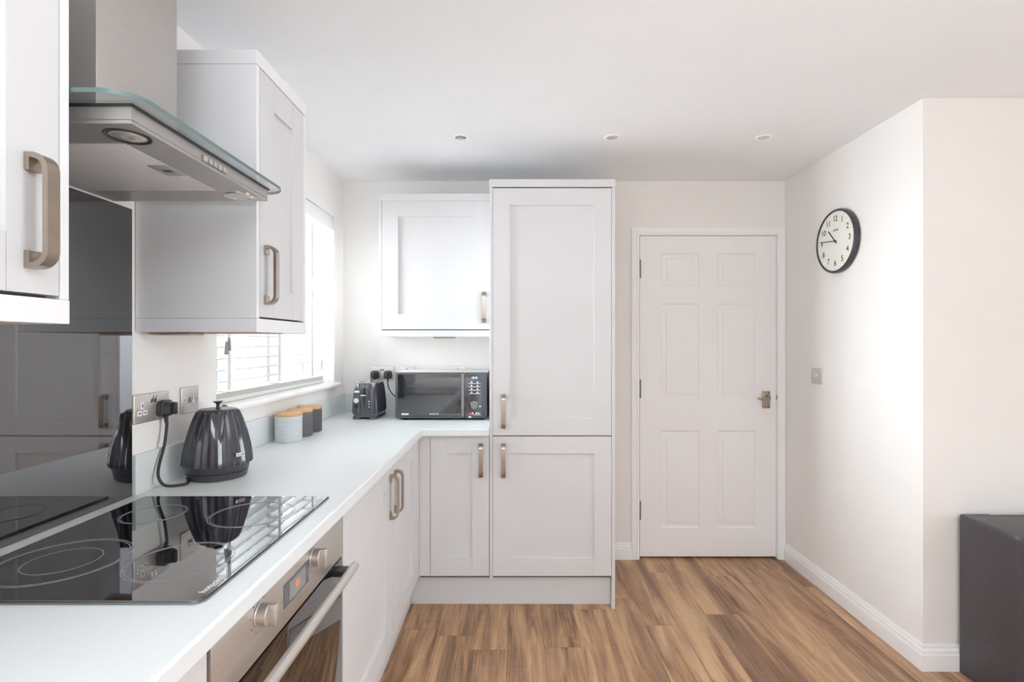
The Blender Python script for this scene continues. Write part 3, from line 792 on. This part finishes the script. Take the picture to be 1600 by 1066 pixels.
prof = [(.088, .0445), (.0995, .0450), (.1000, .050), (.0985, .065), (.0960, .085), (.0925, .105), (.0880, .125), (.0830, .145), (.0770, .165), (.0705, .185), (.0655, .198), (.0615, .207), (.0580, .2105), (.052, .2095)]
lathe(bm := bmesh.new(), [(r, z+h) for r, h in prof], KX, KY, NP*8, rf=kr)
obj('body', bm, 'darkgloss', t, smooth=22)
bm = bmesh.new(); lathe(bm, [(.0, z+.214), (.040, z+.2155), (.052, z+.2145), (.0545, z+.2125), (.055, z+.205), (.052, z+.204)], KX, KY, 56)
ld = obj('lid', bm, 'kettlebase', t)
bm = bmesh.new(); lathe(bm, [(.0085, z+.2146), (.006, z+.217), (.0052, z+.226), (.0065, z+.231), (.0135, z+.236), (.0145, z+.2385), (.009, z+.2372), (0, z+.2365)], KX, KY, 28); obj('knob', bm, 'kettlebase', ld)
ha = SPA+PI; hd_ = Vector((math.cos(ha), math.sin(ha), 0)); c0 = Vector((KX, KY, z))
bm = bmesh.new()
tube(bm, [c0+hd_*.050+Vector((0, 0, .200)), c0+hd_*.068+Vector((0, 0, .211)), c0+hd_*.088+Vector((0, 0, .207)), c0+hd_*.104+Vector((0, 0, .185)), c0+hd_*.114+Vector((0, 0, .14)), c0+hd_*.117+Vector((0, 0, .085)), c0+hd_*.095+Vector((0, 0, .066))], .0085, 14, 6)
obj('handle', bm, 'kettlebase', t)
ba = math.radians(-22)
bm = bmesh.new()
fm = Matrix.Translation(c0+Vector((math.cos(ba)*.0985, math.sin(ba)*.0985, .078))) @ Matrix.Rotation(ba+PI/2, 4, 'Z') @ Matrix.Rotation(PI/2-.12, 4, 'X')
b2 = bmesh.new(); box(b2, -.016, .016, -.0055, .0055, -.001, .0012, .0008, 1); b2.transform(fm); merge(bm, b2)
bd = obj('badge', bm, 'chrome', t)
bm = bmesh.new(); text_into(bm, "De'Longhi", .0075, fm @ Matrix.Translation((0, 0, .0014)), .0002); obj('lettering', bm, 'ink', bd)
pc = (XL+.0075, 1.5405, 1.1405)
uk_plug(t, pc, 'L', [(XL+.020, 1.5405, 1.113), (XL+.021, 1.5405, 1.085), (XL+.022, 1.528, 1.030), (XL+.0245, 1.503, .980), (XL+.031, 1.490, .948), (XL+.048, 1.490, .924), (XL+.070, 1.508, .9175), (XL+.087, 1.535, .9175), (KX-.060, KY-.055, .922), (KX-.05, KY-.03, .924)], .0042)

# ------------------------------------------------------------------ canisters
def canister(x, y, label, m):
    t = thing('canister', label, 'canister', (x, y, ZW), 'storage canisters with wooden lids')
    b = bmesh.new(); r = .0555; pr = [(0, ZW+.0008), (r-.003, ZW+.0008), (r, ZW+.004)]
    for k in range(11):
        z = ZW+.010+k*.0085; pr += [(r, z), (r-.0018, z+.0014), (r, z+.0028)]
    pr += [(r, ZW+.1085), (r-.0015, ZW+.110), (r-.004, ZW+.110), (r-.004, ZW+.1085), (0, ZW+.1085)]
    lathe(b, pr, x, y, 56); obj('body', b, m, t)
    b = bmesh.new(); lathe(b, [(0, ZW+.1102), (r+.0005, ZW+.1102), (r+.001, ZW+.112), (r+.001, ZW+.120), (r-.001, ZW+.122), (0, ZW+.122)], x, y, 56); obj('lid', b, 'lid', t)
    return t
c1 = canister(-.979, 2.226, 'pale grey ridged canister with wooden lid nearest the kettle', 'can_light')
dup(c1, (-.982, 2.347, ZW), 'mid grey ridged canister with wooden lid, middle one of three', {'body': 'can_dark'})
dup(c1, (-.985, 2.470, ZW), 'charcoal ridged canister with wooden lid nearest the toaster', {'body': 'can_char'})

# ------------------------------------------------------------------ toaster
TX, TY0, TY1 = -.8335, 2.838, 3.070
t = thing('toaster', 'charcoal pleated two slice toaster left of the microwave', 'toaster', (TX, (TY0+TY1)/2, ZW))
tcy = (TY0+TY1)/2
bm = bmesh.new()
def fl_ring(x0, x1, y0, y1, r, z): return [(x, y, z) for x, y in rrect(x0, x1, y0, y1, r, 6)]
loft(bm, [fl_ring(TX-.066, TX+.066, TY0+.004, TY1-.004, .03, ZW+.013), fl_ring(TX-.072, TX+.072, TY0-.002, TY1+.002, .034, ZW+.034)])
for sx in (-1, 1):
    for y in (TY0+.022, TY1-.022):
        loft(bm, [fl_ring(TX+sx*.046-.019, TX+sx*.046+.019, y-.02, y+.02, .014, ZW+.0008), fl_ring(TX+sx*.044-.022, TX+sx*.044+.022, y-.026, y+.026, .015, ZW+.014)])
obj('base', bm, 'toastbase', t)
bm = bmesh.new(); N = 240
def pleat_ring(hx, hy, z, amp, npl=30, e=4.6):
    pts = []
    P = []
    for k in range(720):
        a = 2*PI*k/720; ca, sa = math.cos(a), math.sin(a)
        P.append((hx*math.copysign(abs(ca)**(2/e), ca), hy*math.copysign(abs(sa)**(2/e), sa)))
    L = [0]
    for k in range(720): q = P[(k+1) % 720]; L.append(L[-1]+math.dist(P[k], q))
    j = 0
    for k in range(N):
        s = L[-1]*k/N
        while L[j+1] < s: j += 1
        f = (s-L[j])/max(1e-9, L[j+1]-L[j]); p, q = P[j], P[(j+1) % 720]
        x, y = p[0]+(q[0]-p[0])*f, p[1]+(q[1]-p[1])*f
        tri = abs(((k*npl/N) % 1)-.5)*2
        n = Vector((q[0]-p[0], q[1]-p[1])); n = Vector((n.y, -n.x)).normalized()
        pts.append((TX+x-n.x*amp*(1-tri), tcy+y-n.y*amp*(1-tri), z))
    return pts
loft(bm, [pleat_ring(.076, .121, ZW+.034, .001), pleat_ring(.0785, .1235, ZW+.038, .0048), pleat_ring(.0765, .122, ZW+.08, .0048), pleat_ring(.072, .119, ZW+.13, .0046),
          pleat_ring(.0655, .115, ZW+.175, .004), pleat_ring(.060, .111, ZW+.196, .002), pleat_ring(.057, .109, ZW+.200, .001)])
body = obj('body', bm, 'toastgloss', t, smooth=22)
bm = bmesh.new(); heightslab(bm, [-.055, -.040, -.012, .012, .040, .055], [-.105, -.09, .075, .105], lambda i, j: .03 if i in (1, 3) and j == 1 else 0, .0335)
bm.transform(Matrix.Translation((TX, tcy, ZW+.2045))); obj('top_plate', bm, 'chrome', t, label='steel top with two bread slots')
bm = bmesh.new()
for u in (-.040, .012): box(bm, TX+u+.001, TX+u+.027, tcy-.089, tcy+.074, ZW+.175, ZW+.1985)
obj('slot', bm, 'ink', t)
fy = TY0-.004
def tfront(bm, u0, u1, z0, z1, d0, d1, bev=.001):
    # follow the inward lean of the end face
    lean = lambda z: (z-.038)*.055
    zc = (z0+z1)/2; box(bm, TX+u0, TX+u1, TY0-.0075+lean(zc)-d1, TY0-.0075+lean(zc)+d0, ZW+z0, ZW+z1, bev, 1)
bm = bmesh.new(); tfront(bm, -.0025, .0025, .068, .172, .006, .0022, .0008); obj('lever_slot', bm, 'ink', t)
bm = bmesh.new(); tfront(bm, -.0145, .0145, .1300, .1380, .006, .016, .0025); obj('lever', bm, 'chrome', t)
bm = bmesh.new(); tfront(bm, -.051, -.025, .148, .159, .006, .0028, .001); bd = obj('badge', bm, 'white', t)
bm = bmesh.new(); text_into(bm, "De'Longhi", .006, frame((TX-.038, TY0-.0035, ZW+.1535), 'B'), .0002); obj('lettering', bm, 'grey', bd)
bm = bmesh.new(); lathe(bm, [(0, .0035), (.0125, .003), (.0135, 0), (.0135, -.006)], 0, 0, 28); tx(bm, frame((TX-.041, TY0-.006, ZW+.105), 'B')); obj('dial_face', bm, 'white', t)
bm = bmesh.new(); lathe(bm, [(0, .013), (.0095, .012), (.0110, .009), (.0110, -.006)], 0, 0, 28); tx(bm, frame((TX-.043, TY0-.0065, ZW+.078), 'B')); obj('dial_knob', bm, 'black', t)
for zz in (.100, .085, .070):
    bm = bmesh.new(); lathe(bm, [(0, .003), (.0025, .002), (.0028, -.005)], 0, 0, 12); tx(bm, frame((TX+.030, TY0-.0065, ZW+zz), 'B')); obj('button', bm, 'white', t)
uk_plug(t, (-.8625, YB-.0075, 1.141), 'B', [(-.8625, YB-.020, 1.112), (-.8625, YB-.021, 1.06), (-.862, YB-.032, 1.0), (-.858, YB-.045, .93), (-.8375, TY1+.030, .920), (-.8335, TY1-.004, .930)])

# ------------------------------------------------------------------ microwave
MX0, MX1, MY0, MY1, MZ0, MZ1 = -.657, -.1545, 2.815, 3.165, .9225, 1.176
t = thing('microwave', 'black and grey microwave oven on the worktop beside tall cabinet', 'microwave', ((MX0+MX1)/2, (MY0+MY1)/2, ZW))
bm = bmesh.new(); box(bm, MX0, MX1, MY0+.012, MY1, MZ0, MZ1, .012, 3)
for f in bm.faces:
    f.material_index = 1 if f.calc_center_median().z > MZ1-.004 else 0
obj('case', bm, ['micro', 'microtop_lit'], t)
for x in (MX0+.05, MX1-.05):
    for y in (MY0+.05, MY1-.05): bm = bmesh.new(); lathe(bm, [(0, ZW+.0006), (.013, ZW+.0006), (.015, MZ0+.001), (0, MZ0+.001)], x, y, 16); obj('foot', bm, 'black', t)
XS = (719.0+6.5-805)/286+.001          # split between door and controls
bm = bmesh.new(); box(bm, MX0, XS, MY0, MY0+.0115, MZ0, MZ1-.0015, .004, 2); dr = obj('door', bm, 'micro', t)
obj('door_glass', nbox(MX0+.014, XS-.019, MY0-.0012, MY0+.001, MZ0+.018, MZ1-.012, .0005, 1), 'microglass', dr)
bm = bmesh.new(); box(bm, XS-.0165, XS-.0015, MY0-.004, MY0+.001, MZ0+.012, MZ1-.010, .0015); obj('handle', bm, 'grey', dr)
bm = bmesh.new(); text_into(bm, 'SAMSUNG', .0112, frame(((678-805)/286, MY0-.0014, MZ0+.0235), 'B'), .0002); obj('logo', bm, 'white', dr)
bm = bmesh.new(); box(bm, (627.5-805)/286, (638.5-805)/286, MY0-.0016, MY0-.001, MZ0+.019, MZ0+.028); obj('sticker', bm, 'white', dr)
bm = bmesh.new(); box(bm, XS+.0015, MX1, MY0, MY0+.0115, MZ0, MZ1-.0015, .004, 2); cp = obj('control_panel', bm, 'micro', t)
px0, px1 = XS+.002, MX1-.026
obj('fascia', nbox(px0, px1, MY0-.001, MY0+.001, MZ0+.016, MZ1-.012), 'microglass', cp)
pcx = (741.5-805)/286
bm = bmesh.new(); text_into(bm, '10:46', .0150, frame((pcx, MY0-.0016, 1.1445), 'B'), .0003); obj('digits', bm, 'led_blue', cp)
bm = bmesh.new()
for r in range(4):
    z = 1.1205-r*.0185
    for u in (-.0165, .0165):
        tt = bmesh.new(); prism(tt, [(-.0075, -.0035), (.0075, -.0035), (.002, .0010), (.002, .0055), (-.002, .0055), (-.002, .0010)], .0010, .0014)
        obj('key', tx(tt, frame((pcx+u, MY0, z), 'B')), 'white', cp)
    b2 = bmesh.new(); box(b2, -.033, .033, -.0082, -.0062, .0010, .0014); merge(bm, tx(b2, frame((pcx, MY0, z), 'B')))
b2 = bmesh.new(); box(b2, -.006, .033, -.002, -.0002, .0010, .0014); merge(bm, tx(b2, frame((pcx, MY0, .9435), 'B')))
for u in (-.010, .010, .022): b2 = bmesh.new(); box(b2, u-.004, u+.004, .004, .011, .0010, .0014); merge(bm, tx(b2, frame((pcx, MY0, .9435), 'B')))
for k in range(9):
    a = math.radians(30+k*15); b2 = bmesh.new(); box(b2, .0215*math.cos(a)-.002, .0215*math.cos(a)+.002, .0215*math.sin(a)-.0012, .0215*math.sin(a)+.0012, .0010, .0014); merge(bm, tx(b2, frame((pcx-.002, MY0, .992), 'B')))
b2 = bmesh.new(); box(b2, .026, .038, -.006, -.001, .0010, .0014); merge(bm, tx(b2, frame((pcx-.002, MY0, .992), 'B')))
obj('key_markings', bm, 'white', cp)
bm = bmesh.new(); b2 = bmesh.new(); box(b2, -.033, -.016, -.002, .011, .0010, .0014); merge(bm, tx(b2, frame((pcx, MY0, .9435), 'B'))); obj('stop_mark', bm, 'red', cp)
bm = bmesh.new(); b2 = bmesh.new(); box(b2, -.033, -.018, -.004, .004, .0010, .0016); merge(bm, tx(b2, frame((pcx, MY0, .930), 'B'))); obj('label_patch', bm, 'white', cp)
bm = bmesh.new(); lathe(bm, [(0, .010), (.0155, .010), (.0175, .008), (.018, 0)], 0, 0, 32); tx(bm, frame((pcx-.002, MY0-.001, .992), 'B')); obj('dial_knob', bm, 'grey', cp)
uk_plug(t, (-.7825, YB-.0075, 1.141), 'B', [(-.7825, YB-.020, 1.112), (-.7825, YB-.022, 1.085), (-.770, YB-.024, 1.045), (-.735, YB-.024, 1.005), (-.69, YB-.022, .975), (-.655, YB-.020, .96), (-.645, YB-.022, .955)])

# ------------------------------------------------------------------ clock
KC = (XR-.001, 2.646, 1.8580); R = .1635
t = thing('wall_clock', 'round wall clock with black rim on the right wall', 'clock', KC)
fm = frame(KC, 'R')
bm = bmesh.new(); lathe(bm, [(0, .0005), (R-.006, .0005), (R, .004), (R+.001, .018), (R-.001, .026), (R-.006, .030), (R-.010, .030), (R-.0120, .027), (R-.0130, .022)], 0, 0, 96); obj('case', tx(bm, fm), 'clockrim', t)
bm = bmesh.new(); lathe(bm, [(0, .0235), (R-.0128, .0235), (R-.0128, .021), (0, .021)], 0, 0, 96); dl = obj('dial', tx(bm, fm), 'dial', t)
for h in range(1, 13):
    bm = bmesh.new(); a = math.radians(90-30*h); text_into(bm, str(h), .040, fm @ Matrix.Translation((.114*math.cos(a), .114*math.sin(a), .0240)), .0002, sx=.95, off=.0007)
    obj('numeral', bm, 'ink', dl)
for k in range(0, 60, 5):
    a = math.radians(k*6); x, y = .142*math.cos(a), .142*math.sin(a); bm = bmesh.new(); box(bm, -.003, .003, -.0008, .0008, .0236, .0240)
    bm.transform(fm @ Matrix.Translation((x, y, 0)) @ Matrix.Rotation(a, 4, 'Z')); obj('minute_mark', bm, 'ink', dl)
bm = bmesh.new(); text_into(bm, 'JONES', .0150, fm @ Matrix.Translation((.004, .056, .0240)), .0002, off=.0002)
obj('lettering', bm, 'ink', dl)
def hand(name, deg, ln, w, n):
    b = bmesh.new(); prism(b, [(-w/2, -.018), (w/2, -.018), (w/2, ln), (-w/2, ln)], n, n+.001)
    lathe(b, [(0, n+.0014), (.006, n+.0012), (.006, n)], 0, 0, 20)
    b.transform(fm @ Matrix.Rotation(math.radians(-deg), 4, 'Z')); return obj(name, b, 'ink', t)
hand('hour_hand', -42, .080, .0066, .0250); hand('minute_hand', 277, .125, .0048, .0268)

# ------------------------------------------------------------------ downlights
def downlight(x, y, label):
    t = thing('downlight', label, 'downlight', (x, y, ZC), 'recessed ceiling downlights')
    b = bmesh.new(); lathe(b, [(.026, ZC-.0005), (.028, ZC-.004), (.034, ZC-.006), (.041, ZC-.004), (.043, ZC-.0005)], x, y, 40); obj('bezel', b, 'trim', t)
    b = bmesh.new(); lathe(b, [(0, ZC-.0012), (.015, ZC-.0015), (.020, ZC-.003), (.0265, ZC-.0022), (.0265, ZC-.0008)], x, y, 40); obj('lamp', b, 'chrome', t)
    return t
d1 = downlight(-.265, 2.507, 'white recessed ceiling downlight nearest the window')
dup(d1, (.474, 2.507, ZC), 'white recessed ceiling downlight in front of the tall cabinet, middle of three')
dup(d1, (1.210, 2.507, ZC), 'white recessed ceiling downlight nearest the clock wall')

# ------------------------------------------------------------------ bin
t = thing('bin', 'black rectangular bin with rounded corners on the wood floor', 'bin', (2.03, 1.95, 0))
bx0, bx1, by0_, by1_ = 1.80, 2.30, 1.815, 2.088
bm = bmesh.new(); prism(bm, rrect(bx0, bx1, by0_, by1_, (.004, .004, .05, .05), 10), .002, .622)
obj('body', bm, 'binmat', t)
bm = bmesh.new()
rings = []
for ins, z in ((0, .6225), (0, .636), (.002, .641), (.006, .643)): rings.append([(x, y, z) for x, y in rrect(bx0+ins, bx1-ins, by0_+ins, by1_-ins, (.004, .004, .05, .05), 10)])
loft(bm, rings); ld = obj('lid', bm, 'binmat', t)
obj('trim_strip', nbox(1.905, 2.25, 2.066, 2.078, .6435, .6465, .0008, 1), 'steel', ld)

# ------------------------------------------------------------------ outdoors beyond the window
g = obj('garden_ground', nbox(-12, XL-.45, -6, 14, -.3, -.12), 'outside', origin=(-6, 3, -.2)); g['kind'] = 'structure'

# ------------------------------------------------------------------ light
def area(name, loc, rot, sx, sy, energy, col=(1, 1, 1), spread=180):
    l = bpy.data.lights.new(name, 'AREA'); l.shape = 'RECTANGLE'; l.size = sx; l.size_y = sy; l.energy = energy; l.color = col; l.spread = math.radians(spread)
    o = bpy.data.objects.new(name, l); C.objects.link(o); o.location = loc; o.rotation_euler = rot; return o
DAY = (.83, .93, 1)
DAY = (.83, .93, 1)
DAY = (.85, .94, 1)
DAY = (.86, .945, 1)
DAY = (.86, .945, 1)
DAY = (.87, .948, 1)
area('window_daylight', (XL-1.5, 2.85, 1.75), (0, -math.radians(82), 0), 1.7, 2.2, 115, DAY, 95)
area('paving_bounce', (XL-1.55, 2.70, .40), (0, -math.radians(128), 0), 1.2, 2.6, 245, (.90, .96, 1))
area('rear_daylight', ((RX0+RX1)/2, YR-.3, 1.2), (PI/2, 0, 0), 2.2, 2.0, 6, DAY)
area('side_fill', (XO+.4, .75, 1.2), (0, PI/2, 0), 2.0, 1.2, 20, DAY, 85)  # added fill lamp outside the side opening, brightens the left cabinets
area('ceiling_fill', (0, -1.5, 1.45), (PI, 0, 0), 1.6, 2.2, 102, DAY)  # added unseen lamp behind the camera, aimed up to brighten the ceiling
w = bpy.data.worlds.new('sky'); S.world = w; w.use_nodes = True
bg = w.node_tree.nodes['Background']; bg.inputs['Color'].default_value = (.9, .955, 1, 1); bg.inputs['Strength'].default_value = 1.05

# ------------------------------------------------------------------ camera
cam = bpy.data.cameras.new('camera'); co = bpy.data.objects.new('camera', cam); C.objects.link(co)
co.location = (0, 0, 1.335); co.rotation_euler = (PI/2, 0, 0)
cam.sensor_width = 36; cam.sensor_fit = 'HORIZONTAL'; cam.lens = 805/1600*36; cam.shift_x = -5/1600; cam.shift_y = 3/1600; cam.clip_start = .02
S.camera = co
S.view_settings.view_transform = 'Standard'; S.view_settings.look = 'None'; S.view_settings.exposure = .22; S.view_settings.gamma = 1.12
S.cycles.use_denoising = True
S.cycles.max_bounces = 10; S.cycles.diffuse_bounces = 6; S.cycles.glossy_bounces = 5; S.cycles.transparent_max_bounces = 12
S.cycles.caustics_reflective = False; S.cycles.caustics_refractive = False
